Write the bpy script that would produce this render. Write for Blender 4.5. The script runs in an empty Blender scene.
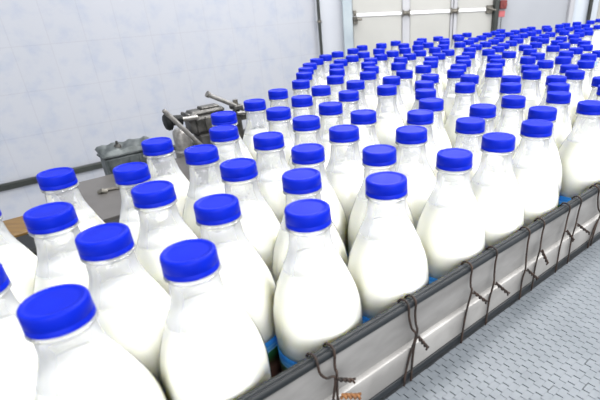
import bpy, math, random
from mathutils import Vector, Matrix
R = random.Random(7)
C = bpy.context.scene.collection
ANG = math.radians(40.8)
ZO = 1.12                      # height of the cap tops above the floor
Dv = Vector((math.cos(ANG), math.sin(ANG), 0)); Nv = Vector((math.sin(ANG), -math.cos(ANG), 0))

def S(s, n, z):
    """s along the conveyor, n across it (towards the walkway), z from the cap tops"""
    v = Dv * s + Nv * n
    return Vector((v.x, v.y, z + ZO))

# ------------------------------------------------------------------ materials
DIM = .71                      # albedo level of everything that is not milk or cap
def mat(name, col, rough=.5, metal=0., coat=0., spec=.5):
    m = bpy.data.materials.new(name); m.use_nodes = True
    b = m.node_tree.nodes['Principled BSDF']
    b.inputs['Base Color'].default_value = (*col, 1)
    b.inputs['Roughness'].default_value = rough
    b.inputs['Metallic'].default_value = metal
    b.inputs['Coat Weight'].default_value = coat
    b.inputs['Specular IOR Level'].default_value = spec
    return m

def noisy(name, c1, c2, scale=20., rough=.5, metal=0., bump=0., detail=4., stretch=None, lo=.35, hi=.65):
    if 'blue' != name[:4]: c1 = [q * DIM for q in c1]; c2 = [q * DIM for q in c2]
    m = mat(name, c1, rough, metal); nt = m.node_tree; b = nt.nodes['Principled BSDF']
    tc = nt.nodes.new('ShaderNodeTexCoord'); mp = nt.nodes.new('ShaderNodeMapping')
    if stretch: mp.inputs['Scale'].default_value = stretch
    n = nt.nodes.new('ShaderNodeTexNoise'); n.inputs['Scale'].default_value = scale; n.inputs['Detail'].default_value = detail
    r = nt.nodes.new('ShaderNodeValToRGB')
    r.color_ramp.elements[0].position = lo; r.color_ramp.elements[0].color = (*c1, 1)
    r.color_ramp.elements[1].position = hi; r.color_ramp.elements[1].color = (*c2, 1)
    nt.links.new(tc.outputs['Object'], mp.inputs[0]); nt.links.new(mp.outputs[0], n.inputs['Vector'])
    nt.links.new(n.outputs['Fac'], r.inputs[0]); nt.links.new(r.outputs[0], b.inputs['Base Color'])
    if bump:
        bp = nt.nodes.new('ShaderNodeBump'); bp.inputs['Strength'].default_value = bump; bp.inputs['Distance'].default_value = .002
        nt.links.new(n.outputs['Fac'], bp.inputs['Height']); nt.links.new(bp.outputs[0], b.inputs['Normal'])
    return m

CAP = noisy('blue_plastic', (.0002, .0078, .28), (.0002, .010, .32), 60, .45, bump=.03)
CAP.node_tree.nodes['Principled BSDF'].inputs['Specular IOR Level'].default_value = .09
MILK = mat('milk', (.99, .99, .915), .3, 0, 0, 0)
MILK.node_tree.nodes['Principled BSDF'].inputs['Subsurface Weight'].default_value = .35
MILK.node_tree.nodes['Principled BSDF'].inputs['Subsurface Radius'].default_value = (.030, .028, .014)
MILK.node_tree.nodes['Principled BSDF'].inputs['Subsurface Scale'].default_value = 1

def shell_material():
    m = bpy.data.materials.new('translucent_plastic'); m.use_nodes = True
    nt = m.node_tree; nt.nodes.clear(); N = nt.nodes.new; L = nt.links.new
    out = N('ShaderNodeOutputMaterial'); tr = N('ShaderNodeBsdfTransparent'); tr.inputs[0].default_value = (1, 1, 1, 1)
    df = N('ShaderNodeBsdfDiffuse'); df.inputs[0].default_value = (.60, .615, .64, 1)
    tl = N('ShaderNodeBsdfTranslucent'); tl.inputs[0].default_value = (.60, .615, .64, 1)
    gl = N('ShaderNodeBsdfGlossy'); gl.inputs['Roughness'].default_value = .07
    a = N('ShaderNodeMixShader'); a.inputs[0].default_value = .5; L(df.outputs[0], a.inputs[1]); L(tl.outputs[0], a.inputs[2])
    # a little cloudier at grazing angles, as thin plastic looks
    lw = N('ShaderNodeLayerWeight'); lw.inputs[0].default_value = .35
    mr = N('ShaderNodeMapRange'); mr.inputs['To Min'].default_value = .27; mr.inputs['To Max'].default_value = .78
    L(lw.outputs['Facing'], mr.inputs['Value'])
    # the milk wets the wall below its level: there the plastic only shines over it
    sp = N('ShaderNodeSeparateXYZ'); t0 = N('ShaderNodeTexCoord'); L(t0.outputs['Object'], sp.inputs[0])
    gt = N('ShaderNodeMapRange'); gt.inputs['From Min'].default_value = .220 - .0570; gt.inputs['From Max'].default_value = .220 - .0550; gt.inputs['To Min'].default_value = .0
    L(sp.outputs['Z'], gt.inputs['Value'])
    ml = N('ShaderNodeMath'); ml.operation = 'MULTIPLY'; L(mr.outputs[0], ml.inputs[0]); L(gt.outputs[0], ml.inputs[1])
    b = N('ShaderNodeMixShader'); L(ml.outputs[0], b.inputs[0]); L(tr.outputs[0], b.inputs[1]); L(a.outputs[0], b.inputs[2])
    fr = N('ShaderNodeFresnel'); fr.inputs[0].default_value = 1.42
    ns = N('ShaderNodeTexNoise'); ns.inputs['Scale'].default_value = 55; ns.inputs['Detail'].default_value = 2
    tc = N('ShaderNodeTexCoord'); L(tc.outputs['Object'], ns.inputs['Vector'])
    bp = N('ShaderNodeBump'); bp.inputs['Strength'].default_value = .33; bp.inputs['Distance'].default_value = .004
    L(ns.outputs['Fac'], bp.inputs['Height']); L(bp.outputs[0], gl.inputs['Normal']); L(bp.outputs[0], fr.inputs['Normal'])
    c = N('ShaderNodeMixShader'); L(fr.outputs[0], c.inputs[0]); L(b.outputs[0], c.inputs[1]); L(gl.outputs[0], c.inputs[2])
    L(c.outputs[0], out.inputs[0]); return m
SHELL = shell_material()

def label_material():
    m = mat('printed_label', (.05, .3, .8), .35); nt = m.node_tree; N = nt.nodes.new; L = nt.links.new; b = nt.nodes['Principled BSDF']
    tc = N('ShaderNodeTexCoord'); sp = N('ShaderNodeSeparateXYZ'); L(tc.outputs['Object'], sp.inputs[0])
    ns = N('ShaderNodeTexNoise'); ns.inputs['Scale'].default_value = 60; ns.inputs['Detail'].default_value = 5; L(tc.outputs['Object'], ns.inputs['Vector'])
    ad = N('ShaderNodeMath'); ad.operation = 'MULTIPLY_ADD'; L(ns.outputs['Fac'], ad.inputs[0]); ad.inputs[1].default_value = .008; L(sp.outputs['Z'], ad.inputs[2])
    mr = N('ShaderNodeMapRange'); mr.inputs['From Min'].default_value = .004; mr.inputs['From Max'].default_value = .0812
    L(ad.outputs[0], mr.inputs['Value'])
    r = N('ShaderNodeValToRGB'); e = r.color_ramp.elements
    e[0].position = 0; e[0].color = (.01, .05, .2, 1); e[1].position = 1; e[1].color = (.05, .33, .85, 1)
    for p, c in ((.25, (.02, .06, .22)), (.45, (.10, .05, .04)), (.62, (.16, .09, .07)), (.70, (.05, .03, .015)), (.78, (.02, .08, .02)), (.865, (.03, .17, .06)), (.885, (.30, .60, .85)), (.91, (.05, .33, .75)), (.95, (.18, .5, .85)), (.975, (.03, .26, .72))):
        x = e.new(p); x.color = (*c, 1)
    L(mr.outputs[0], r.inputs[0]); L(r.outputs[0], b.inputs['Base Color']); return m
LABEL = label_material()

RAIL = noisy('dark_grey_plastic', (.010, .0125, .015), (.018, .0215, .026), 6, .38, stretch=(1, 1, 1), bump=.05)
RAIL.node_tree.nodes['Principled BSDF'].inputs['Specular IOR Level'].default_value = .28
RAIL.node_tree.nodes['Principled BSDF'].inputs['Roughness'].default_value = .46
STEEL = noisy('brushed_steel_panel', (.19, .186, .183), (.285, .28, .276), 14, .55, .25, .08, 6, (1, 1, 3))
LEDGE = noisy('worn_steel_channel', (.26, .252, .245), (.38, .37, .36), 22, .45, .25, .1, 6)
BELT = noisy('grey_belt_plastic', (.130, .148, .168), (.156, .174, .196), 30, .5, 0, .03, 5)
GAP = noisy('belt_hinge_plastic', (.10, .12, .14), (.22, .24, .25), 90, .8, lo=.3, hi=.75)
WIRE = noisy('rusty_wire', (.012, .009, .008), (.042, .021, .013), 160, .7, .3, .4)
RUST = noisy('orange_rust', (.13, .05, .018), (.30, .13, .04), 300, .9, 0, .5)
BLACK = mat('black_rubber', (.007, .008, .009), .5, 0, 0, .2)
CAST = noisy('cast_grey_metal', (.050, .060, .062), (.13, .148, .152), 40, .5, .35, .3, 6)
CASTD = noisy('greasy_cast_metal', (.035, .034, .031), (.13, .125, .12), 45, .5, .4, .4, 6)
ROD = noisy('dull_steel_rod', (.22, .21, .20), (.42, .41, .40), 60, .4, .6)
PLATE = noisy('stained_steel_plate', (.095, .089, .084), (.145, .136, .13), 9, .45, .4, .05, 6)
WOOD = noisy('varnished_board', (.12, .062, .010), (.18, .098, .018), 14, .5, stretch=(1, 8, 8), bump=.1)
FLOORM = noisy('grey_floor', (.42, .43, .45), (.52, .53, .55), 3, .5)
POST = noisy('painted_grey_post', (.36, .42, .47), (.44, .50, .54), 5, .4)
POSTL = noisy('lilac_grey_stile', (.46, .46, .49), (.52, .52, .55), 5, .4)
DOORM = noisy('cream_door_panel', (.47, .465, .44), (.50, .495, .47), 4, .5)
WHITEM = noisy('white_wall_panel', (.55, .57, .63), (.59, .61, .66), 2, .5)
SEAMM = mat('white_strip', (.9, .9, .92), .4)
PIPE = noisy('dark_green_pipe', (.012, .016, .014), (.03, .036, .03), 8, .4)
BRASS = noisy('tarnished_hinge_metal', (.10, .095, .08), (.25, .23, .2), 60, .4, .6)
RED = mat('dark_red_plastic', (.16, .018, .015), .4)
PINK = mat('faded_red_tag', (.5, .12, .13), .5)

def tile_material():
    """glazed 20 x 25 cm wall tiles with pale grout and bluish clouding; object x = along wall, y = height"""
    m = mat('glazed_wall_tile', (.75, .77, .85), .28); nt = m.node_tree; N = nt.nodes.new; L = nt.links.new; b = nt.nodes['Principled BSDF']
    tc = N('ShaderNodeTexCoord')
    br = N('ShaderNodeTexBrick'); br.offset = 0; br.squash = 1
    br.inputs['Scale'].default_value = 1; br.inputs['Mortar Size'].default_value = .0022; br.inputs['Mortar Smooth'].default_value = .3
    br.inputs['Brick Width'].default_value = .198; br.inputs['Row Height'].default_value = .2455
    br.inputs['Color1'].default_value = (.345, .355, .392, 1); br.inputs['Color2'].default_value = (.351, .360, .396, 1); br.inputs['Mortar'].default_value = (.314, .322, .354, 1)
    mp = N('ShaderNodeMapping'); mp.inputs['Location'].default_value = (-.828 + .198 * 20, .034 + .2455 * 10, 0)
    L(tc.outputs['Object'], mp.inputs[0]); L(mp.outputs[0], br.inputs['Vector'])
    n = N('ShaderNodeTexNoise'); n.inputs['Scale'].default_value = 9; n.inputs['Detail'].default_value = 6; n.inputs['Roughness'].default_value = .6
    L(tc.outputs['Object'], n.inputs['Vector'])
    r = N('ShaderNodeValToRGB'); r.color_ramp.elements[0].position = .33; r.color_ramp.elements[0].color = (.87, .915, .98, 1)
    r.color_ramp.elements[1].position = .52; r.color_ramp.elements[1].color = (1, 1, 1, 1); L(n.outputs['Fac'], r.inputs[0])
    mx = N('ShaderNodeMix'); mx.data_type = 'RGBA'; mx.blend_type = 'MULTIPLY'; mx.inputs['Factor'].default_value = 1
    L(br.outputs['Color'], mx.inputs['A']); L(r.outputs[0], mx.inputs['B']); L(mx.outputs['Result'], b.inputs['Base Color'])
    return m
TILE = tile_material()

# ------------------------------------------------------------------ mesh tools
def link(name, verts, faces, m, parent=None, smooth=False, sharp=40):
    me = bpy.data.meshes.new(name); me.from_pydata([tuple(v) for v in verts], [], faces)
    me.materials.append(m)
    me.update()
    import bmesh
    bm = bmesh.new(); bm.from_mesh(me); bmesh.ops.recalc_face_normals(bm, faces=bm.faces)
    if smooth:
        for f in bm.faces: f.smooth = True
        for e in bm.edges:
            if len(e.link_faces) == 2 and e.calc_face_angle(0) > math.radians(sharp): e.smooth = False
    bm.to_mesh(me); bm.free()
    o = bpy.data.objects.new(name, me); C.objects.link(o)
    if parent:
        o.parent = parent
        o.matrix_parent_inverse = parent.matrix_basis.inverted()
    return o

class MB:
    def __init__(self): self.v = []; self.f = []
    def add(self, v, f):
        k = len(self.v); self.v += [Vector(p) for p in v]; self.f += [tuple(i + k for i in q) for q in f]
    def box(self, a, b, fn=None, bev=0.):
        """box between corners a and b given in (s,n,z) (fn=S) or plain xyz; bev chamfers all edges"""
        fn = fn or (lambda x, y, z: Vector((x, y, z)))
        a, b = [min(p, q) for p, q in zip(a, b)], [max(p, q) for p, q in zip(a, b)]
        e = min(bev, *[(q - p) * .45 for p, q in zip(a, b)])
        if e <= 0:
            p = [(x, y, z) for x in (a[0], b[0]) for y in (a[1], b[1]) for z in (a[2], b[2])]
            self.add([fn(*q) for q in p], [(0, 1, 3, 2), (4, 6, 7, 5), (0, 4, 5, 1), (2, 3, 7, 6), (0, 2, 6, 4), (1, 5, 7, 3)]); return
        vs = {}; V = []
        for ix in (0, 1):
            for iy in (0, 1):
                for iz in (0, 1):
                    cnr = [(a, b)[i][k] for k, i in enumerate((ix, iy, iz))]; sg = [1 if i == 0 else -1 for i in (ix, iy, iz)]
                    for ax in range(3):
                        q = [cnr[k] + (0 if k == ax else sg[k] * e) for k in range(3)]
                        vs[(ix, iy, iz, ax)] = len(V); V.append(fn(*q))
        F = []
        for ax in range(3):
            for s in (0, 1):
                o = [k for k in range(3) if k != ax]; q = []
                for (i, j) in ((0, 0), (1, 0), (1, 1), (0, 1)):
                    t = [0, 0, 0]; t[ax] = s; t[o[0]] = i; t[o[1]] = j; q.append(vs[(*t, ax)])
                F.append(tuple(q))
        for ax in range(3):
            o = [k for k in range(3) if k != ax]
            for i in (0, 1):
                for j in (0, 1):
                    q = []
                    for s, w in ((0, o[0]), (0, o[1]), (1, o[1]), (1, o[0])):
                        t = [0, 0, 0]; t[ax] = s; t[o[0]] = i; t[o[1]] = j; q.append(vs[(*t, w)])
                    F.append(tuple(q))
        for ix in (0, 1):
            for iy in (0, 1):
                for iz in (0, 1): F.append(tuple(vs[(ix, iy, iz, k)] for k in range(3)))
        self.add(V, F)
    def tube(self, pts, r, seg=8, cap=True):
        pts = [Vector(p) for p in pts]; rings = []
        rr = r if isinstance(r, (list, tuple)) else [r] * len(pts)
        up = None
        for i, p in enumerate(pts):
            t = (pts[min(i + 1, len(pts) - 1)] - pts[max(i - 1, 0)]).normalized()
            if up is None: up = t.orthogonal().normalized()
            up = (up - t * up.dot(t)).normalized(); w = t.cross(up)
            rings.append([p + (up * math.cos(2 * math.pi * k / seg) + w * math.sin(2 * math.pi * k / seg)) * rr[i] for k in range(seg)])
        V = [q for g in rings for q in g]; F = []
        for i in range(len(pts) - 1):
            for k in range(seg): F.append((i * seg + k, i * seg + (k + 1) % seg, (i + 1) * seg + (k + 1) % seg, (i + 1) * seg + k))
        if cap: F.append(tuple(range(seg))); F.append(tuple((len(pts) - 1) * seg + k for k in range(seg)))
        self.add(V, F)
    def lathe(self, prof, seg=40, org=(0, 0, 0), ribs=None):
        """prof: (r, z) list; r 0 closes to a point"""
        V = []; F = []; idx = []
        for (r, z) in prof:
            if r <= 1e-7: idx.append([len(V)]); V.append((org[0], org[1], org[2] + z))
            else:
                idx.append(list(range(len(V), len(V) + seg)))
                V += [(org[0] + r * math.cos(2 * math.pi * k / seg), org[1] + r * math.sin(2 * math.pi * k / seg), org[2] + z) for k in range(seg)]
        for a, b in zip(idx, idx[1:]):
            for k in range(seg):
                k2 = (k + 1) % seg
                if len(a) == 1 and len(b) == 1: continue
                if len(a) == 1: F.append((a[0], b[k], b[k2]))
                elif len(b) == 1: F.append((a[k], b[0], a[k2]))
                else: F.append((a[k], b[k], b[k2], a[k2]))
        self.add(V, F)
    def sweep(self, path, prof, closed=True):
        """prof: list of (dn, z); path: list of (s, n0)"""
        V = []; k = len(prof)
        for (s, n0) in path: V += [S(s, n0 + dn, z) for dn, z in prof]
        F = []
        for i in range(len(path) - 1):
            for j in range(k): F.append((i * k + j, i * k + (j + 1) % k, (i + 1) * k + (j + 1) % k, (i + 1) * k + j))
        F.append(tuple(range(k))); F.append(tuple((len(path) - 1) * k + j for j in range(k)))
        self.add(V, F)
    def build(self, name, m, parent=None, smooth=False, sharp=40): return link(name, self.v, self.f, m, parent, smooth, sharp)

def tag(o, label=None, cat=None, group=None, kind=None):
    if label: o['label'] = label
    if cat: o['category'] = cat
    if group: o['group'] = group
    if kind: o['kind'] = kind
    return o
def empty(name, loc, label, cat, group=None):
    o = bpy.data.objects.new(name, None); C.objects.link(o); o.location = loc; o.empty_display_size = .02
    return tag(o, label, cat, group)

# ------------------------------------------------------------------ milk bottles
SPOTS = [
    (0.0125, -0.3053, 57.1, 309.9, 1.009), (0.0989, -0.3056, 189.8, 259.4, 1.007), (0.2048, -0.3053, 307.8, 214.8, 1.0), (-0.0233, -0.3867, -28.5, 282.1, 1.008), (0.063, -0.3841, 104.8, 241.0, 1.009),
    (0.1561, -0.376, 217.4, 208.9, 1.002), (0.2993, -0.3053, 386.4, 185.1, 1.042), (0.2504, -0.378, 301.8, 180.6, 1.002), (0.0423, -0.471, 50.8, 217.4, 1.002), (0.1293, -0.4575, 153.7, 193.9, 1.0),
    (0.4047, -0.3053, 454.3, 159.3, 1.0), (0.2238, -0.4595, 238.7, 169.3, 1.0), (0.3611, -0.3792, 379.3, 155.0, 1.002), (-0.0079, -0.5406, -26.8, 212.3, 1.0), (0.3094, -0.4477, 308.0, 153.5, 1.0),
    (0.1357, -0.5397, 131.8, 173.2, 0.923), (0.4911, -0.3066, 498.3, 142.1, 1.002), (0.2206, -0.5453, 201.7, 154.4, 1.002), (0.0714, -0.5859, 57.0, 178.6, 0.923), (0.4491, -0.4101, 411.4, 134.6, 1.044),
    (0.3085, -0.5334, 268.6, 140.6, 1.002), (0.396, -0.4837, 344.1, 133.4, 1.035), (0.5769, -0.3053, 536.5, 128.2, 1.0), (0.1971, -0.6259, 157.4, 146.2, 0.958), (0.5354, -0.3804, 470.3, 125.3, 1.002),
    (0.2875, -0.6166, 224.0, 133.1, 1.0), (0.3977, -0.5722, 306.3, 122.9, 1.031), (0.5293, -0.466, 420.3, 116.9, 1.0), (0.4767, -0.5338, 363.4, 116.8, 1.002), (0.655, -0.3407, 542.4, 113.5, 1.002),
    (0.6177, -0.4181, 482.7, 110.8, 1.002), (0.4061, -0.6594, 278.6, 113.5, 1.0), (0.332, -0.7027, 223.9, 118.1, 1.002), (0.4829, -0.6212, 330.6, 108.3, 1.002), (0.6049, -0.5095, 431.1, 104.5, 1.035),
    (0.7332, -0.3053, 591.1, 107.5, 1.0), (0.7019, -0.4179, 513.4, 101.6, 0.963), (0.4172, -0.7521, 254.8, 104.8, 0.963), (0.7746, -0.3786, 558.6, 97.3, 0.963), (0.4893, -0.7108, 302.0, 100.9, 0.963),
    (0.6669, -0.5754, 425.7, 93.9, 0.963), (0.572, -0.679, 348.7, 95.6, 0.963), (0.6526, -0.6606, 386.8, 90.0, 0.963), (0.8027, -0.487, 510.6, 87.9, 0.963), (0.7573, -0.556, 465.1, 87.6, 0.963),
    (0.8474, -0.4175, 558.2, 88.2, 0.963), (0.8809, -0.342, 609.0, 89.9, 0.963), (0.5002, -0.805, 278.2, 93.9, 0.963), (0.5728, -0.7634, 321.0, 90.5, 0.963), (0.7308, -0.6342, 424.4, 85.4, 0.963),
    (0.6555, -0.7547, 355.5, 84.8, 0.963), (0.8729, -0.5306, 510.9, 80.3, 0.963), (0.9187, -0.4592, 556.2, 80.5, 0.963), (0.9549, -0.385, 602.9, 81.5, 0.963), (0.8382, -0.6056, 469.5, 79.2, 0.963),
    (0.7338, -0.7287, 391.5, 80.7, 0.963), (0.5929, -0.8595, 300.9, 84.2, 0.963), (0.8001, -0.6793, 430.0, 78.5, 0.963), (0.6739, -0.8432, 335.3, 79.6, 0.963), (0.9556, -0.5332, 531.7, 74.7, 0.963),
    (1.0013, -0.4624, 574.8, 74.7, 0.963), (0.8826, -0.676, 455.6, 73.5, 0.963), (0.7541, -0.8235, 368.1, 75.4, 0.963), (0.8134, -0.766, 404.5, 74.2, 0.963), (0.9367, -0.6136, 493.8, 72.7, 0.963),
    (0.6639, -0.9458, 304.2, 76.0, 0.963), (1.0246, -0.5785, 529.7, 68.8, 0.963), (0.7426, -0.9207, 337.0, 72.5, 0.963), (1.0694, -0.5091, 569.0, 68.7, 0.963), (1.1031, -0.4337, 610.6, 69.5, 0.963),
    (0.8946, -0.7812, 423.3, 69.1, 0.963), (0.9516, -0.7214, 458.4, 68.0, 0.963), (0.8172, -0.8803, 371.2, 69.9, 0.963), (1.0057, -0.6589, 494.2, 67.2, 0.963), (0.7159, -1.01, 306.0, 70.9, 0.963),
    (0.8988, -0.8672, 398.5, 66.2, 0.963), (1.1068, -0.5865, 545.2, 64.2, 0.963), (1.152, -0.5111, 585.5, 64.2, 0.963), (0.9671, -0.8208, 430.5, 64.2, 0.963), (0.8002, -0.9926, 336.6, 67.3, 0.963),
    (1.0241, -0.761, 463.6, 63.2, 0.963), (1.0782, -0.6986, 497.4, 62.4, 0.963), (0.8688, -0.9467, 368.3, 65.3, 0.963), (0.7723, -1.0704, 309.8, 66.3, 0.963), (1.1496, -0.6571, 527.9, 60.1, 0.963),
    (1.1894, -0.5847, 563.1, 60.2, 0.963), (1.0312, -0.8728, 431.3, 60.0, 0.963), (0.9801, -0.9378, 400.6, 60.6, 0.963), (1.0882, -0.8131, 462.5, 59.0, 0.963), (0.8642, -1.0534, 340.6, 62.7, 0.963),
    (1.1423, -0.7506, 494.3, 58.1, 0.963), (0.9298, -1.0032, 370.6, 61.1, 0.963), (1.2674, -0.5576, 588.6, 57.4, 0.963), (1.2299, -0.6763, 537.6, 56.2, 0.963), (0.8432, -1.1333, 316.8, 61.6, 0.963),
    (1.1055, -0.9089, 438.8, 56.1, 0.963), (1.0545, -0.9738, 409.5, 56.7, 0.963), (1.1625, -0.8491, 468.4, 55.1, 0.963), (1.2245, -0.7587, 509.0, 54.6, 0.963), (0.9405, -1.0925, 352.2, 58.6, 0.963),
    (1.004, -1.0395, 380.8, 57.3, 0.963), (1.3004, -0.6333, 566.2, 54.2, 0.963), (1.3495, -0.5668, 599.5, 53.6, 0.963), (0.912, -1.1805, 325.6, 57.8, 0.963), (1.2445, -0.8389, 488.6, 52.2, 0.963),
    (1.3058, -0.743, 530.0, 51.8, 0.963), (1.1829, -0.9379, 448.0, 52.6, 0.963), (1.1318, -1.0028, 420.0, 53.2, 0.963), (1.0814, -1.0682, 392.6, 53.8, 0.963), (1.0203, -1.1313, 363.6, 54.8, 0.963),
    (1.3819, -0.6469, 575.8, 50.8, 0.963), (1.4309, -0.5804, 607.8, 50.2, 0.963), (1.2634, -0.9193, 469.7, 50.1, 0.963), (0.9869, -1.2152, 337.6, 54.4, 0.963), (1.3242, -0.8605, 497.9, 49.1, 0.963),
    (1.4042, -0.7264, 553.0, 48.6, 0.963), (1.2138, -1.0145, 434.8, 50.2, 0.963), (1.1607, -1.0914, 405.0, 50.7, 0.963), (1.107, -1.1541, 379.0, 51.4, 0.963), (1.4639, -0.6566, 586.0, 47.7, 0.963),
    (1.3886, -0.8076, 525.2, 47.8, 0.963), (1.0706, -1.2379, 353.0, 51.2, 0.963), (1.3396, -0.951, 476.1, 47.1, 0.963), (1.4862, -0.7362, 563.6, 45.7, 0.963), (1.291, -1.0438, 443.3, 47.3, 0.963),
    (1.4008, -0.8914, 503.4, 46.1, 0.963), (1.2413, -1.1097, 417.8, 47.8, 0.963), (1.4703, -0.8194, 535.8, 45.0, 0.963), (1.5653, -0.7101, 584.2, 43.6, 0.963), (1.4196, -0.9718, 485.4, 44.4, 0.963),
    (1.3735, -1.0404, 459.9, 44.9, 0.963), (1.1517, -1.2836, 362.1, 48.0, 0.963), (1.2628, -1.193, 403.8, 46.0, 0.963), (1.5481, -0.7909, 556.8, 43.0, 0.963), (1.4804, -0.9136, 511.2, 43.4, 0.963),
    (1.3203, -1.1337, 428.1, 45.2, 0.963), (1.2337, -1.2737, 381.3, 45.8, 0.963), (1.4991, -0.9941, 493.5, 41.9, 0.963), (1.6279, -0.7693, 575.3, 41.0, 0.963), (1.4526, -1.0642, 468.5, 42.4, 0.963),
    (1.4029, -1.1301, 444.4, 42.9, 0.963), (1.5911, -0.8614, 543.3, 40.9, 0.963), (1.3575, -1.2099, 418.7, 43.2, 0.963), (1.5594, -0.9377, 517.8, 40.9, 0.963), (1.3196, -1.2872, 395.7, 43.3, 0.963),
    (1.6708, -0.8398, 561.2, 39.0, 0.963), (1.5756, -1.0254, 498.4, 39.6, 0.963), (1.5276, -1.0989, 473.3, 40.0, 0.963), (1.4667, -1.1826, 444.3, 40.7, 0.963), (1.6485, -0.9208, 536.1, 38.8, 0.963),
    (1.437, -1.2658, 421.7, 40.6, 0.963), (1.6567, -1.0097, 514.9, 37.7, 0.963), (1.7534, -0.8368, 573.6, 37.0, 0.963), (1.5492, -1.1787, 459.2, 38.7, 0.963), (1.6074, -1.12, 481.5, 37.9, 0.963),
    (1.7297, -0.9359, 544.0, 36.6, 0.963), (1.519, -1.2555, 438.0, 38.7, 0.963), (1.684, -1.0889, 500.3, 36.4, 0.963), (1.7377, -1.0256, 523.0, 35.7, 0.963), (1.8336, -0.8564, 579.0, 34.9, 0.963),
    (1.6102, -1.2343, 457.4, 36.8, 0.963), (1.8099, -0.9556, 550.2, 34.6, 0.963), (1.7191, -1.1716, 487.3, 34.9, 0.963), (1.7657, -1.1033, 509.0, 34.5, 0.963), (1.8192, -1.0394, 531.2, 33.8, 0.963),
    (1.9161, -0.8614, 588.1, 33.0, 0.963), (1.6914, -1.2494, 466.9, 34.9, 0.963), (1.8913, -0.9416, 564.4, 32.9, 0.963), (1.8, -1.1902, 495.0, 33.1, 0.963), (1.9717, -0.9225, 579.2, 31.4, 0.963),
    (1.9026, -1.063, 536.9, 31.9, 0.963), (1.8649, -1.139, 515.0, 32.2, 0.963), (1.9803, -1.0046, 560.3, 30.7, 0.963), (1.8845, -1.2192, 500.7, 31.3, 0.963), (2.0542, -0.9269, 587.8, 29.7, 0.963),
    (1.9534, -1.1506, 524.1, 30.4, 0.963), (2.0161, -1.0791, 547.6, 29.6, 0.963), (2.0627, -1.0107, 568.7, 29.1, 0.963), (2.0346, -1.1659, 531.1, 28.8, 0.963), (2.1451, -1.0164, 576.9, 27.6, 0.963),
    (2.1835, -0.9432, 598.2, 27.2, 0.963), (2.1125, -1.1385, 546.2, 27.6, 0.963), (2.2277, -1.0174, 585.7, 26.1, 0.963), (2.1926, -1.1184, 559.6, 26.3, 0.963), (2.2743, -1.131, 565.9, 25.0, 0.963),
    (2.3561, -1.1197, 576.8, 23.7, 0.963), (2.4562, -1.1013, 590.6, 22.3, 0.963), (2.5757, -1.1128, 599.4, 20.6, 0.963),
]

H = .220                       # bottle height, cap included; the mesh origin is at the base
def spline(pts, n=6):
    out = []
    for i in range(len(pts) - 1):
        p0 = pts[max(i - 1, 0)]; p1 = pts[i]; p2 = pts[i + 1]; p3 = pts[min(i + 2, len(pts) - 1)]
        for k in range(n):
            t = k / n
            out.append(tuple(.5 * ((2 * p1[j]) + (-p0[j] + p2[j]) * t + (2 * p0[j] - 5 * p1[j] + 4 * p2[j] - p3[j]) * t * t + (-p0[j] + 3 * p1[j] - 3 * p2[j] + p3[j]) * t ** 3) for j in range(2)))
    out.append(pts[-1]); return out
SIDE = [(.0182, -.024), (.0192, -.034), (.0222, -.044), (.0270, -.055), (.0325, -.068), (.0374, -.081), (.0408, -.094), (.0424, -.106), (.0428, -.118)]
side = [(r, H + z) for r, z in spline(SIDE, 3)]
def radius_at(z):
    for (r0, z0), (r1, z1) in zip(side, side[1:]):
        if z1 <= z <= z0: return r0 + (r1 - r0) * (z - z0) / (z1 - z0)
    return .0428
LOW = [(.0428, H - .1345), (.0426, H - .1372), (.0422, H - .138), (.0421, .012), (.040, .005), (.035, .001), (.028, 0), (.024, .004), (0, .006)]
def make_bottle(seg):
    t = empty('milk_bottle', (0, 0, 0), '', 'milk bottle')
    a = MB()
    neck = [(.0150, H - .004), (.0165, H - .004), (.0165, H - .0150), (.0168, H - .0160), (.0198, H - .0163), (.0204, H - .0172), (.0198, H - .0182), (.0174, H - .0192), (.0170, H - .0205), (.0176, H - .0222)]
    a.lathe(neck + side + LOW, seg); body = a.build('bottle_body', SHELL, t, True, 60)
    a = MB(); zm = H - .0555; r = radius_at(zm) - .0008
    prof = [(0, zm), (r - .002, zm), (r - .0005, zm + .0004), (r, zm - .0006)] + [(q - .0007, z) for q, z in side if z < zm - .003] + [(.0421, H - .1345), (.0414, H - .1375), (.0414, .013), (.038, .008), (0, .008)]
    a.lathe(prof, seg); a.build('milk', MILK, t, True, 60)
    a = MB(); a.lathe([(.0422, H - .1388), (.0426, H - .1388), (.0426, .014), (.0422, .014)], seg); a.build('printed_label', LABEL, t, True, 60)
    a = MB()
    cp = [(0, H - .0010), (.0060, H - .0010), (.0130, H - .0010), (.0152, H - .0010), (.0158, H - .0003), (.0168, H), (.0178, H - .0002), (.0185, H - .0010), (.0189, H - .0024),
          (.01905, H - .0100), (.01880, H - .0104), (.01880, H - .0108), (.01915, H - .0112), (.01920, H - .0146), (.0186, H - .0150), (.0172, H - .0150), (.0170, H - .0080), (0, H - .0060)]
    cp = [(q * 1.035, z) for q, z in cp]
    if seg < 30: cp = [q for k, q in enumerate(cp) if k not in (1, 2, 10, 11)]
    a.lathe(cp, seg + 8); a.build('bottle_cap', CAP, t, True, 50)
    return t
def where(x, y):
    return 'cap %d%% across, %d%% down the photo' % (round(x / 6), round(y / 4))
proto = {40: None, 24: None}
used = set()
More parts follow.
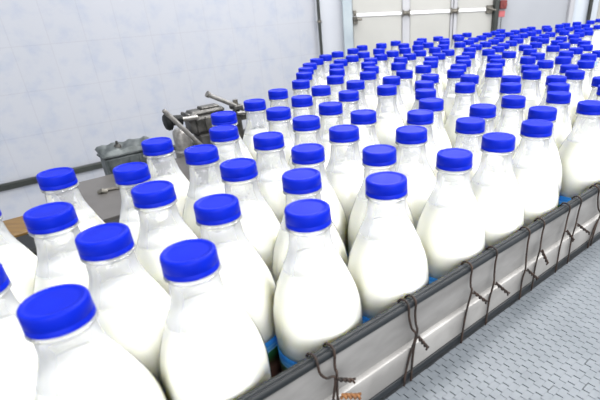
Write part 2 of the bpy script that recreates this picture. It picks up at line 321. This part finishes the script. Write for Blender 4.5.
for i, (s, n, px, py, wd) in enumerate(SPOTS):
    seg = 40 if i < 70 else 24
    root = proto[seg]
    if root is None: root = proto[seg] = make_bottle(seg); kids = list(root.children); o = root
    else:
        kids = list(root.children) if root.children else []
        o = root.copy(); C.objects.link(o)
        for ch in kids:
            c = ch.copy(); C.objects.link(c); c.parent = o
    o.location = S(s, n, -H); o.rotation_euler = (0, 0, R.uniform(0, 6.28)); o.scale = (wd, wd, 1)
    rail_row = n > -.32
    lab = None
    if px < 3: lab = 'milk bottle half outside the left edge of the photo, the %s of two' % ('lower' if py > 250 else 'upper')
    elif px < 62 and 280 < py: lab = 'nearest and largest milk bottle, its big blue cap at lower left'
    else:
        near = 'foreground milk bottle' if i < 14 else 'milk bottle in the middle of the crowd' if i < 60 else 'small milk bottle further back' if i < 120 else 'tiny distant milk bottle'
        if rail_row: near = 'milk bottle against the dark grey rail'
        lab = '%s, %s' % (near, where(px, py))
        if lab in used: lab = '%s, cap %.1f%% across, %.1f%% down the photo' % (near, px / 6, py / 4)
    used.add(lab)
    tag(o, lab, 'milk bottle', 'blue-capped milk bottles crowded on the conveyor')

# ------------------------------------------------------------------ guard rail along the bottle conveyor
def rn(s):
    if s > .08: return 0.
    return .0085 * min(1., (.08 - s) / .07) + max(0., -s) * .12
path = [(s, rn(s)) for s in [-.5, -.35, -.2, -.1, -.05, 0, .01, .03, .05, .08, .2, .4, .6, .8, 1.1, 1.5, 2, 2.6, 3.0]]
guard = empty('conveyor_guard_rail', S(.4, -.252, -.2), 'grey steel guard rail with dark plastic edges holding the bottles back', 'guard rail')
top = [(-.2600, -.1170), (-.2602, -.1110), (-.2590, -.1078), (-.2568, -.1066), (-.2550, -.1064), (-.2538, -.1070), (-.2532, -.1083), (-.2524, -.1085), (-.2514, -.1081), (-.2502, -.1090), (-.2496, -.1105), (-.2494, -.1125), (-.2500, -.1144), (-.2514, -.1152), (-.2590, -.1158)]
a = MB(); a.sweep(path, top); a.build('top_strip', RAIL, guard, True, 35)
a = MB(); a.sweep(path, [(-.2556, -.1156), (-.2518, -.1156), (-.2518, -.1600), (-.2556, -.1600)]); a.build('steel_panel', STEEL, guard)
chan = [(-.2556, -.1572), (-.2515, -.1570), (-.2476, -.1574), (-.2460, -.1584), (-.2452, -.1602), (-.2450, -.1650), (-.2450, -.1858), (-.2456, -.1876), (-.2556, -.1876)]
a = MB(); a.sweep(path, chan); a.build('steel_channel', LEDGE, guard, True, 30)
lowp = [(-.2570, -.1990), (-.2570, -.1882), (-.2456, -.1882), (-.2442, -.1888), (-.2436, -.1902), (-.2434, -.1925), (-.2438, -.1965), (-.2450, -.1985)]
a = MB(); a.sweep(path, lowp); a.build('lower_strip', RAIL, guard, True, 30)
# bolts through the panel, holding it to the frame
# ------------------------------------------------------------------ rusty wires tied round the rail
def knot(mb, p, q, r):
    p = Vector(p); q = Vector(q); ax = (q - p); L = ax.length; t = ax.normalized(); u = t.orthogonal().normalized(); w = t.cross(u)
    for ph in (0, math.pi):
        pts = []
        for k in range(15):
            f = k / 14; a_ = ph + f * 13.0; rad = r * (1.05 if f < .85 else 1.05 + (f - .85) * 3)
            pts.append(p + ax * f + (u * math.cos(a_) + w * math.sin(a_)) * rad)
        mb.tube(pts, r * .95, 6)
def bez(pts, n=5):
    P = [Vector(p) for p in pts]; out = []
    for i in range(len(P) - 1):
        p0, p1, p2, p3 = P[max(i - 1, 0)], P[i], P[i + 1], P[min(i + 2, len(P) - 1)]
        for k in range(n):
            t = k / n; out.append(.5 * (2 * p1 + (-p0 + p2) * t + (2 * p0 - 5 * p1 + 4 * p2 - p3) * t * t + (-p0 + 3 * p1 - 3 * p2 + p3) * t ** 3))
    out.append(P[-1]); return out
def wire_tie(label, st, kp, tail, sb, r=.00115, second=None, extra=None):
    """st: s at the rail top; kp: (s,z) knot; tail: (s,z) of the twisted end; sb: s at the bottom"""
    t = empty('wire_tie', S(st, -.248, -.1055), label, 'wire', 'rusty wires tied round the guard rail')
    f = -.2412
    w = MB()
    def strand(st, kp, sb, dz=0.):
        ks, kz = kp
        return bez([S(st - .001, -.2572, -.128), S(st - .001, -.2638 if False else -.2560, -.1245)][:0] +
                   [S(st - .0005, -.2612, -.1090), S(st, -.2580, -.1044), S(st + .001, -.2535, -.1040), S(st + .001, -.2495, -.1060), S(st + .0005, -.2475, -.1100), S(st * .85 + ks * .15, -.2474, -.1210),
                    S(st * .5 + ks * .5, -.2455, (-.122 + kz) / 2 - .002), S(ks, -.2425, kz), S(ks * .6 + sb * .4 - .001, -.2430, kz * .55 - .1885 * .45), S(sb, -.2415, -.1870), S(sb - .0005, -.2412, -.1940), S(sb - .001, -.2414, -.1975)], 5)
    w.tube(strand(st, kp, sb), r, 8)
    if second: w.tube(strand(second, (kp[0] + .002, kp[1] + .004), sb + .010), r, 8)
    w.build('wire_loop', WIRE, t, True, 80)
    k = MB(); knot(k, S(kp[0], -.2400, kp[1]), S(tail[0], -.2345, tail[1]), r)
    tw = k.build('twisted_end', WIRE, t, True, 80)
    if extra:
        x = MB(); knot(x, S(extra[0][0], -.2385, extra[0][1]), S(extra[1][0], -.2350, extra[1][1]), r * 1.3)
        tag(x.build('twisted_end', RUST, t, True, 80), 'second knot, orange with rust')
wire_tie('rusty double wire loop nearest the camera, with two knots and an orange rusty end', .160, (.1735, -.130), (.1885, -.138), .1660, .0012, .1780, ((.1755, -.150), (.1940, -.161)))
wire_tie('rusty double wire tie second from the near end of the rail', .2700, (.2757, -.143), (.2850, -.1605), .2588, .0012, .2800)
wire_tie('rusty wire tie third from the near end of the rail', .3699, (.3659, -.1340), (.3857, -.1546), .3530)
wire_tie('rusty wire tie fourth from the near end of the rail', .4173, (.4093, -.1425), (.4321, -.166), .4000)
wire_tie('rusty wire tie fifth from the near end of the rail, short tail low down', .4870, (.4798, -.1552), (.5004, -.1756), .4740)
wire_tie('rusty wire tie sixth from the near end of the rail', .5219, (.5104, -.1394), (.5217, -.1619), .5030)
wire_tie('rusty wire tie seventh from the near end of the rail', .5890, (.5738, -.1347), (.5888, -.1533), .5660)
wire_tie('rusty wire tie eighth from the near end, its twisted tail sticking out to the right', .6215, (.6059, -.137), (.6394, -.161), .6000)
wire_tie('farthest rusty double wire tie at the right edge of the photo', .6760, (.6880, -.1500), (.6960, -.1740), .6640, .0012, .688)

# ------------------------------------------------------------------ modular belt in front
def belt():
    s0, s1, n0, n1 = .14, 1.70, -.2432, .13
    P = .0121; T = .0150; hlf = T / 2; z0 = -.2000; z1 = -.2030
    V = []; F = []
    rows = int((s1 - s0) / P); teeth = int((n1 - n0) / hlf)
    for i in range(rows):
        seam = (i * 5) % 13; fill = []
        for j in range(teeth):
            a = n0 + j * hlf; b = a + hlf; up = j % 2
            off = .0019 if up else -.0019
            lo = s0 + i * P + off; hi = lo + P
            lo += .0005 if up else .0003; hi -= .0005 if up else .0003
            b -= .00016
            if (j + seam) % 26 == 0: a += .0006
            k = len(V)
            c = .0002
            for (x, y) in ((lo, a), (hi, a), (hi, b), (lo, b)):
                V.append(S(x, y, z1))
            for (x, y) in ((lo, a), (hi, a), (hi, b), (lo, b)): V.append(S(x, y, z0 - c))
            for (x, y) in ((lo + c, a), (hi - c, a), (hi - c, b), (lo + c, b)): V.append(S(x, y, z0))
            if not up:
                q = len(V); V += [S(lo - .0012, a, z0 - .0007), S(lo + .001, a, z0 - .0007), S(lo + .001, b, z0 - .0007), S(lo - .0012, b, z0 - .0007)]; F.append((q, q + 1, q + 2, q + 3))
            F += [(k + 8, k + 9, k + 10, k + 11), (k + 4, k + 8, k + 11, k + 7), (k + 5, k + 6, k + 10, k + 9), (k, k + 4, k + 7, k + 3), (k + 1, k + 2, k + 6, k + 5), (k, k + 1, k + 5, k + 4), (k + 3, k + 7, k + 6, k + 2)]
    t = empty('modular_belt', S(.6, -.05, -.206), 'pale grey modular plastic conveyor belt of interlocking links at lower right', 'conveyor belt')
    link('belt_links', V, F, BELT, t)
    m = MB(); m.box((s0 - .01, n0 - .001, -.2090), (s1 + .01, n1 + .002, -.2030), S, .001); tag(m.build('hinge_layer', GAP, t), 'dark hinges showing in the joints')
belt()
a = MB(); a.box((-.5, -.2375, -.262), (3.0, .14, -.2100), S, .004)
tag(a.build('belt_support', STEEL), 'steel bed under the pale grey modular belt', 'conveyor frame')

# ------------------------------------------------------------------ bottle conveyor
edge = [(-.5, -.66), (.15, -.66), (.3, -.72), (.45, -.84), (.6, -1.02), (.8, -1.2), (1.0, -1.34), (2.9, -1.36)]
def slab(poly, z0, z1):
    n = len(poly); V = [S(s, q, z0) for s, q in poly] + [S(s, q, z1) for s, q in poly]
    F = [tuple(range(n)), tuple(range(n, 2 * n))] + [(i, (i + 1) % n, (i + 1) % n + n, i + n) for i in range(n)]
    return V, F
bc = empty('bottle_conveyor', S(.6, -.6, -.30), 'conveyor table carrying the crowd of milk bottles', 'conveyor')
link('carrying_belt', *slab([(-.5, -.2640)] + [(2.9, -.2640)] + edge[::-1], -.2400, -H), BELT, bc)
link('side_frame', *slab([(-.5, -.2635)] + [(2.9, -.2635)] + [(2.9, -1.40), (1.0, -1.38), (.83, -1.24), (.60, -1.06), (.45, -.95), (-.5, -.95)], -.30, -.2405), BLACK, bc)
for s_ in (-.3, .9, 2.4):
    for n_ in (-.34, -.86):
        a = MB(); a.box((s_ - .03, n_ - .03, -ZO), (s_ + .03, n_ + .03, -.3005), S, .004); a.build('leg', STEEL, bc)
for s_ in (-.3, 1.2, 2.7):
    a = MB(); a.box((s_ - .03, .05, -ZO), (s_ + .03, .11, -.2625), S, .004); tag(a.build('support_leg', STEEL), 'steel leg under the modular belt', 'leg', 'legs under the modular belt')

# plate, board and black guide on the far left side
a = MB(); a.add(*slab([(.13, -1.20), (.13, -.93), (.44, -.93), (.60, -1.08), (.70, -1.20)], -.206, -.200)); pl = a.build('dead_plate', PLATE)
pl2 = None
tag(pl, 'brownish grey steel plate beside the bottles in front of the motor', 'plate')
a = MB(); a.tube([S(.205, -1.08, -.1985), S(.215, -1.085, -.1965), S(.232, -1.082, -.1965), S(.240, -1.078, -.1985)], .0035, 8)
a.tube([S(.198, -1.085, -.199), S(.204, -1.079, -.195), S(.212, -1.078, -.1985)], .006, 8)
tag(a.build('bent_clip', BRASS), 'small dark bent clip lying on the grey steel plate', 'clip')
a = MB(); a.box((.17, -1.19, -.2305), (.66, -1.15, -.2063), S, .002)
for s_ in (.2, .58): a.box((s_, -1.19, -ZO), (s_ + .04, -1.15, -.2300), S, .002)
tag(a.build('plate_stand', STEEL), 'steel stand carrying the brownish grey plate', 'stand')
a = MB(); a.box((-.30, -1.075, -.222), (.10, -.985, -.200), S, .003); tag(a.build('wooden_board', WOOD), 'yellow brown wooden board at the left edge beyond the bottles', 'board')
g = empty('side_guide', S(-.1, -.85, -.24), 'black guide beam between the wooden board and the bottles at left', 'guide')
a = MB(); a.box((-.45, -.984, -.238), (.11, -.90, -.204), S, .006); a.build('beam', BLACK, g)
a = MB(); a.box((-.45, -.895, -.239), (.11, -.78, -.218), S, .006); a.build('channel', CASTD, g)
a = MB(); a.box((-.28, -1.06, -ZO), (-.24, -1.0, -.2225), S, .003); a.box((.04, -1.06, -ZO), (.08, -1.0, -.2225), S, .003)
tag(a.build('board_stand', STEEL), 'steel stand under the wooden board', 'stand')

# ------------------------------------------------------------------ grey motor box with lumpy lid
mo = empty('drive_motor', S(.31, -1.27, -.2400), 'grey cast motor box with a lumpy lid at left, in front of the wall', 'motor')
a = MB(); a.box((.258, -1.278, -.235), (.385, -1.232, -.172), S, .005); a.build('housing', CAST, mo)
a = MB()
def lid(u, v):
    s_ = .254 + u * .135; n_ = -1.282 + v * .054
    e = min(u, 1 - u, v, 1 - v); z = -.166 + .010 * min(1, e / .12) ** .5 + (1 - v) * .010
    z += (.0016 * math.sin(u * 22 + v * 3) + .0008 * math.sin(u * 41 + 1 + v * 9)) * (1 if e > 0 else 0)
    return S(s_, n_, z)
nu, nv = 40, 16; V = [lid(i / nu, j / nv) for i in range(nu + 1) for j in range(nv + 1)]
F = [(i * (nv + 1) + j, (i + 1) * (nv + 1) + j, (i + 1) * (nv + 1) + j + 1, i * (nv + 1) + j + 1) for i in range(nu) for j in range(nv)]
a.add(V, F); a.box((.254, -1.281, -.172), (.389, -1.229, -.1655), S, .002)
a.build('lid', CAST, mo, True, 50)
a = MB(); a.lathe([(0, .010), (.006, .010), (.008, .007), (.008, 0), (0, 0)], 16, S(.300, -1.250, -.156)); a.lathe([(0, .018), (.003, .018), (.003, .008), (0, .008)], 10, S(.300, -1.250, -.156)); a.build('lid_bolt', CASTD, mo, True)
for s_ in (.266, .290, .314, .338, .362):
    a = MB(); a.box((s_, -1.2315, -.228), (s_ + .004, -1.2295, -.176), S, .0006); a.build('cooling_rib', CAST, mo)
a = MB(); a.box((.26, -1.276, -.2400), (.38, -1.234, -.2355), S, .001); a.box((.30, -1.27, -ZO), (.34, -1.24, -.2400), S, .002); a.build('bracket', STEEL, mo)

# ------------------------------------------------------------------ gearbox with knob, rods and clamps
gb = empty('gearbox', S(.50, -1.26, -.20), 'dark cast gearbox with a black hand knob, behind the bottles at left', 'gearbox')
a = MB(); a.box((.490, -1.290, -.165), (.60, -1.235, -.115), S, .009); a.box((.496, -1.286, -.118), (.595, -1.240, -.103), S, .006); a.box((.486, -1.288, -.130), (.494, -1.238, -.106), S, .002)
a.box((.53, -1.280, -.104), (.585, -1.250, -.097), S, .003); a.build('housing', CASTD, gb, True, 30)
for k in range(4):
    a = MB(); a.box((.503 + k * .024, -1.2345, -.158), (.507 + k * .024, -1.2305, -.118), S, .001); a.build('rib', CASTD, gb)
a = MB(); a.tube([S(.425, -1.215, -.105), S(.458, -1.215, -.1085), S(.4585, -1.215, -.1085)], .0105, 14); a.tube([S(.428, -1.213, -.112), S(.458, -1.213, -.115)], .008, 10)
a.build('knob_hub', BLACK, gb, True)
a = MB(); c0 = S(.4235, -1.215, -.1095); a.tube([c0 - Dv * .010, c0 - Dv * .008, c0 - Dv * .003, c0 + Dv * .003, c0 + Dv * .008], [.012, .018, .0215, .0215, .015], 24); a.build('hand_knob', BLACK, gb, True, 50)
a = MB(); a.tube([S(.450, -1.215, -.1095), S(.4995, -1.215, -.1125), S(.50, -1.232, -.1125), S(.50, -1.24, -.1125)], .0062, 12); tag(a.build('shaft', ROD, gb, True), 'bright steel shaft')
a = MB(); a.lathe([(0, .034), (.014, .034), (.020, .029), (.0225, .022), (.0225, -.022), (.026, -.026), (.026, -.09), (0, -.09)], 24, S(.4640, -1.255, -.175)); tag(a.build('lower_casing', ROD, gb, True, 40), 'pale rounded casing under the knob')
a = MB(); a.box((.505, -1.285, -.30), (.585, -1.24, -.1655), S, .006); a.box((.52, -1.28, -ZO), (.56, -1.245, -.30), S, .004); a.build('pedestal', CASTD, gb)
a = MB(); a.box((.44, -1.28, -.27), (.50, -1.24, -.2655), S, .001); a.build('bracket', CASTD, gb)

rd = MB(); rd.tube([S(.4080, -1.186, -.0740), S(.4110, -1.186, -.0775), S(.497, -1.186, -.1970), S(.499, -1.186, -.1990)], [.0052, .0060, .0060, .0055], 12)
tag(rd.build('guide_rod', ROD, None, True), 'dull steel rod slanting across the front of the gearbox', 'rod')
rt = empty('rod_clamp', S(.615, -1.22, -.30), 'rusty clamp and short rod right of the gearbox, partly behind bottles', 'clamp')
a = MB(); a.tube([S(.5385, -1.215, -.058), S(.5445, -1.215, -.0625), S(.5445, -1.2149, -.0626), S(.640, -1.215, -.116)], [.0085, .0085, .0060, .0060], 12); a.build('rod', ROD, rt, True)
a = MB(); a.box((.604, -1.236, -.112), (.630, -1.198, -.098), S, .003); a.box((.608, -1.228, -.190), (.622, -1.204, -.112), S, .003); a.box((.622, -1.226, -.142), (.642, -1.206, -.126), S, .002); a.build('clamp_body', CASTD, rt)
a = MB(); a.lathe([(0, .012), (.007, .012), (.007, 0), (0, 0)], 6, S(.617, -1.218, -.098)); a.build('clamp_bolt', BRASS, rt)
a = MB(); a.tube([S(.606, -1.197, -.118), S(.648, -1.197, -.122)], .0045, 10); tag(a.build('pin', ROD, rt, True), 'bright steel pin')
a = MB(); a.tube([S(.615, -1.215, -.19), S(.615, -1.215, -.1995)], .009, 10); a.build('stem', CASTD, rt, True)

# ------------------------------------------------------------------ room
K = Vector((-.290, 4.307, 0))                 # room corner
WALLTOP = 1.9
def panel(name, p, xdir, x0, x1, z0, z1, thick, m, back):
    """upright slab: object x runs along xdir, object y is height, its face lies in the plane; 'back' pushes thickness away from the room"""
    V = []; 
    for d in (0, thick):
        for x in (x0, x1):
            for z in (z0, z1): V.append((x, z, d))
    F = [(0, 1, 3, 2), (4, 6, 7, 5), (0, 4, 5, 1), (2, 3, 7, 6), (0, 2, 6, 4), (1, 5, 7, 3)]
    o = link(name, V, F, m)
    yax = Vector((0, 0, 1)); zax = back
    M = Matrix((xdir, yax, zax)).transposed().to_4x4(); M.translation = Vector((p.x, p.y, ZO))
    o.matrix_world = M
    return o
cs = K.dot(Dv); org = K - Dv * cs
wl = panel('wall_left', org, Dv, -2.6, cs, -ZO, WALLTOP, .12, TILE, -Nv); tag(wl, kind='structure')
X = Vector((1, 0, 0)); Y = Vector((0, 1, 0))
wb = panel('wall_back', Vector((0, K.y, 0)), X, K.x, 6.0, -ZO, WALLTOP, .12, WHITEM, Y); tag(wb, kind='structure')
a = MB(); a.add([(-4.2, -2.0, -.05), (6.0, -2.0, -.05), (6.0, 4.5, -.05), (-4.2, 4.5, -.05), (-4.2, -2.0, 0), (6.0, -2.0, 0), (6.0, 4.5, 0), (-4.2, 4.5, 0)], [(0, 1, 2, 3), (4, 5, 6, 7), (0, 1, 5, 4), (1, 2, 6, 5), (2, 3, 7, 6), (3, 0, 4, 7)])
tag(a.build('floor', FLOORM), kind='structure')
yb = K.y - .001
def bx(x0, x1, d0, d1, z0, z1): return (x0, yb - d1, z0 + ZO), (x1, yb - d0, z1 + ZO)
# pipe in the corner
pp = empty('corner_pipe', (-.27, yb - .05, 0), 'thin black pipe running up the room corner', 'pipe')
a = MB(); a.tube([(-.262, yb - .045, 0.001), (-.262, yb - .045, ZO + WALLTOP)], .0125, 12); a.build('pipe', PIPE, pp, True)
for zz in (-.035, 1.0, -.8):
    a = MB(); a.box(*bx(-.281, -.243, .0, .0605, zz - .008, zz + .008), bev=.003); a.build('pipe_bracket', BRASS, pp)
# door : frame posts, leaf panels
dt = MB(); dt.box(*bx(-.068, .012, .0, .10, -ZO, WALLTOP), bev=.006); pst = dt.build('trim_1', POST); tag(pst, kind='structure')
dt = MB(); dt.box(*bx(1.165, 1.203, .0, .10, -ZO, WALLTOP), bev=.006); tag(dt.build('trim_2', PIPE), kind='structure')
d = bpy.data.objects.new('door_1', None); C.objects.link(d); d.location = (.6, yb, 0); tag(d, kind='structure')
DX = [.0125, .420, .482, .818, .870, 1.1645]
for x0, x1 in ((DX[0], DX[1]), (DX[2], DX[3]), (DX[4], DX[5])):
    for z0, z1 in ((-ZO + .01, -.012), (.012, 1.0), (1.02, WALLTOP)):
        a = MB(); a.box(*bx(x0 + .0005, x1 - .0005, .002, .045, z0, z1), bev=.004); a.build('door_panel', DOORM, d)
    a = MB(); a.box(*bx(x0 + .0005, x1 - .0005, .002, .055, -.0115, .0115), bev=.003); a.build('white_seam_strip', SEAMM, d)
a = MB(); a.box(*bx(DX[1], DX[2], .002, .062, -ZO + .01, WALLTOP), bev=.004); a.build('door_stile', POSTL, d)
a = MB(); a.box(*bx(DX[3], DX[3] + .016, .002, .062, -ZO + .01, WALLTOP), bev=.003); a.box(*bx(DX[3] + .0235, DX[4], .002, .062, -ZO + .01, WALLTOP), bev=.003); a.box(*bx(DX[3] + .016, DX[3] + .0235, .002, .040, -ZO + .01, WALLTOP)); a.build('door_stile', POSTL, d)
for x0, x1 in ((.432, .470), (.824, .864)):
    a = MB(); a.box(*bx(x0 - .01, x1 + .01, .0625, .078, -.016, .016), bev=.003); a.tube([(x0, yb - .086, ZO), (x1, yb - .086, ZO)], .009, 10); a.box(*bx(x0 - .012, x0 - .002, .0625, .088, -.026, .026), bev=.002); a.box(*bx(x1 + .002, x1 + .012, .0625, .088, -.026, .026), bev=.002)
    a.build('door_hinge', BRASS, d)
a = MB(); a.box(*bx(.018, .046, .046, .07, -.005, .035), bev=.003); a.box(*bx(.018, .052, .046, .075, -.065, -.012), bev=.004); a.tube([(.035, yb - .08, ZO - .03), (.055, yb - .10, ZO - .026), (.088, yb - .10, ZO - .030)], [.012, .014, .007], 10); a.build('door_latch', BRASS, d)
a = MB(); a.box(*bx(1.105, 1.158, .046, .07, -.03, .03), bev=.004); a.tube([(1.11, yb - .078, ZO + .012), (1.175, yb - .104, ZO - .008)], .007, 8); a.build('door_latch', BRASS, d)
a = MB(); a.box(*bx(1.204, 1.7965, .0, .010, -ZO, WALLTOP), bev=.002); tag(a.build('trim_6', noisy('grey_white_panel', (.40, .415, .455), (.43, .445, .485), 3, .5)), kind='structure')
# red call point and tag on the wall
a = MB(); a.box(*bx(1.222, 1.278, .0105, .045, -.002, .062), bev=.004); a.tube([(1.262, yb - .04, ZO + .03), (1.262, yb - .052, ZO + .03)], .016, 14)
tag(a.build('switch_box', RED), 'dark red switch box on the white wall right of the door', 'switch')
tg = empty('hanging_tag', (1.24, yb, ZO - .03), 'faded pink square tag with a thin cord, under the red switch box', 'tag')
a = MB(); a.box(*bx(1.226, 1.276, .0105, .0155, -.062, -.016), bev=.001); a.build('tag_plate', PINK, tg)
a = MB(); a.tube([(1.251, yb - .0135, ZO - .0625), (1.249, yb - .0135, ZO - .12), (1.248, yb - .0135, ZO - .4)], .0022, 6); a.build('cord', PIPE, tg)
# right part of the back wall : corner strip, pale panel, dark pole, beige panel
a = MB(); a.box(*bx(1.797, 1.834, .0, .05, -ZO, WALLTOP), bev=.004); tag(a.build('trim_3', POSTL), kind='structure')
a = MB(); a.box(*bx(1.8345, 2.04, .0, .03, -ZO, WALLTOP), bev=.002); tag(a.build('trim_4', noisy('pale_blue_panel', (.62, .68, .76), (.68, .73, .80), 3, .4)), kind='structure')
a = MB(); a.tube([(1.955, yb - .07, .001), (1.955, yb - .07, ZO + WALLTOP)], .0165, 12); tag(a.build('upright_pipe', PIPE, None, True), 'dark green upright pipe at the far right of the back wall', 'pipe')
a = MB(); a.box(*bx(2.0405, 3.2, .0, .03, -ZO, WALLTOP), bev=.002); tag(a.build('trim_5', DOORM), kind='structure')
# dark cable duct along the tiled wall
a = MB(); q = [S(s_, -3.45 + .001, -.79) for s_ in (0,)]
a.box((-2.5, -3.449, -.808), (cs - .08, -3.42, -.768), S, .006)
tag(a.build('baseboard_left', PIPE), kind='structure')

# ------------------------------------------------------------------ light : two rows of ceiling tubes and the pale hall around
def lamp(name, loc, sx, sy, power, col=(1, .985, .96)):
    l = bpy.data.lights.new(name, 'AREA'); l.shape = 'RECTANGLE'; l.size = sx; l.size_y = sy; l.energy = power; l.color = col
    o = bpy.data.objects.new(name, l); C.objects.link(o); o.location = loc; o.rotation_euler = (0, 0, ANG)
    return o
LP = 1.45
for s_, n_ in ((.5, .9), (1.7, .6), (1.3, -.9), (2.2, -2.3), (2.9, .3)):
    p = S(s_, n_, 1.75)
    lamp('ceiling_lamp', p, 1.5, .35, 26 * LP)
p = Vector((1.0, -2.3, ZO + .75)); l = lamp('front_fill_light', p, 3.2, 1.6, 75, (1, .99, .97)); l.rotation_euler = (math.radians(78), 0, math.radians(8))  # fill light added behind the camera to brighten the bottle sides facing it
w = bpy.data.worlds.new('hall'); bpy.context.scene.world = w; w.use_nodes = True
w.node_tree.nodes['Background'].inputs[0].default_value = (.93, .965, 1, 1); w.node_tree.nodes['Background'].inputs[1].default_value = 1.0

# ------------------------------------------------------------------ camera
f = 466.4933; th = .4954; ro = -.0445
fw = Vector((0, math.cos(th), -math.sin(th))); r = Vector((1, 0, 0)); u = r.cross(fw)
r2 = r * math.cos(ro) + u * math.sin(ro); u2 = u * math.cos(ro) - r * math.sin(ro)
cd = bpy.data.cameras.new('camera'); cam = bpy.data.objects.new('camera', cd); C.objects.link(cam)
M = Matrix((r2, u2, -fw)).transposed().to_4x4(); M.translation = Vector((0, 0, .1576 + ZO)); cam.matrix_world = M
cd.sensor_fit = 'HORIZONTAL'; cd.sensor_width = 36; cd.lens = f / 600 * 36; cd.shift_x = -61.19 / 600; cd.shift_y = 45.43 / 600; cd.clip_start = .01; cd.clip_end = 50
cd.dof.use_dof = True; cd.dof.focus_distance = .75; cd.dof.aperture_fstop = 11
sc = bpy.context.scene; sc.camera = cam
sc.cycles.transparent_max_bounces = 24; sc.cycles.max_bounces = 16; sc.cycles.diffuse_bounces = 14
vs = sc.view_settings; vs.view_transform = 'Standard'; vs.look = 'None'; vs.gamma = 1; vs.exposure = .45; vs.use_curve_mapping = False
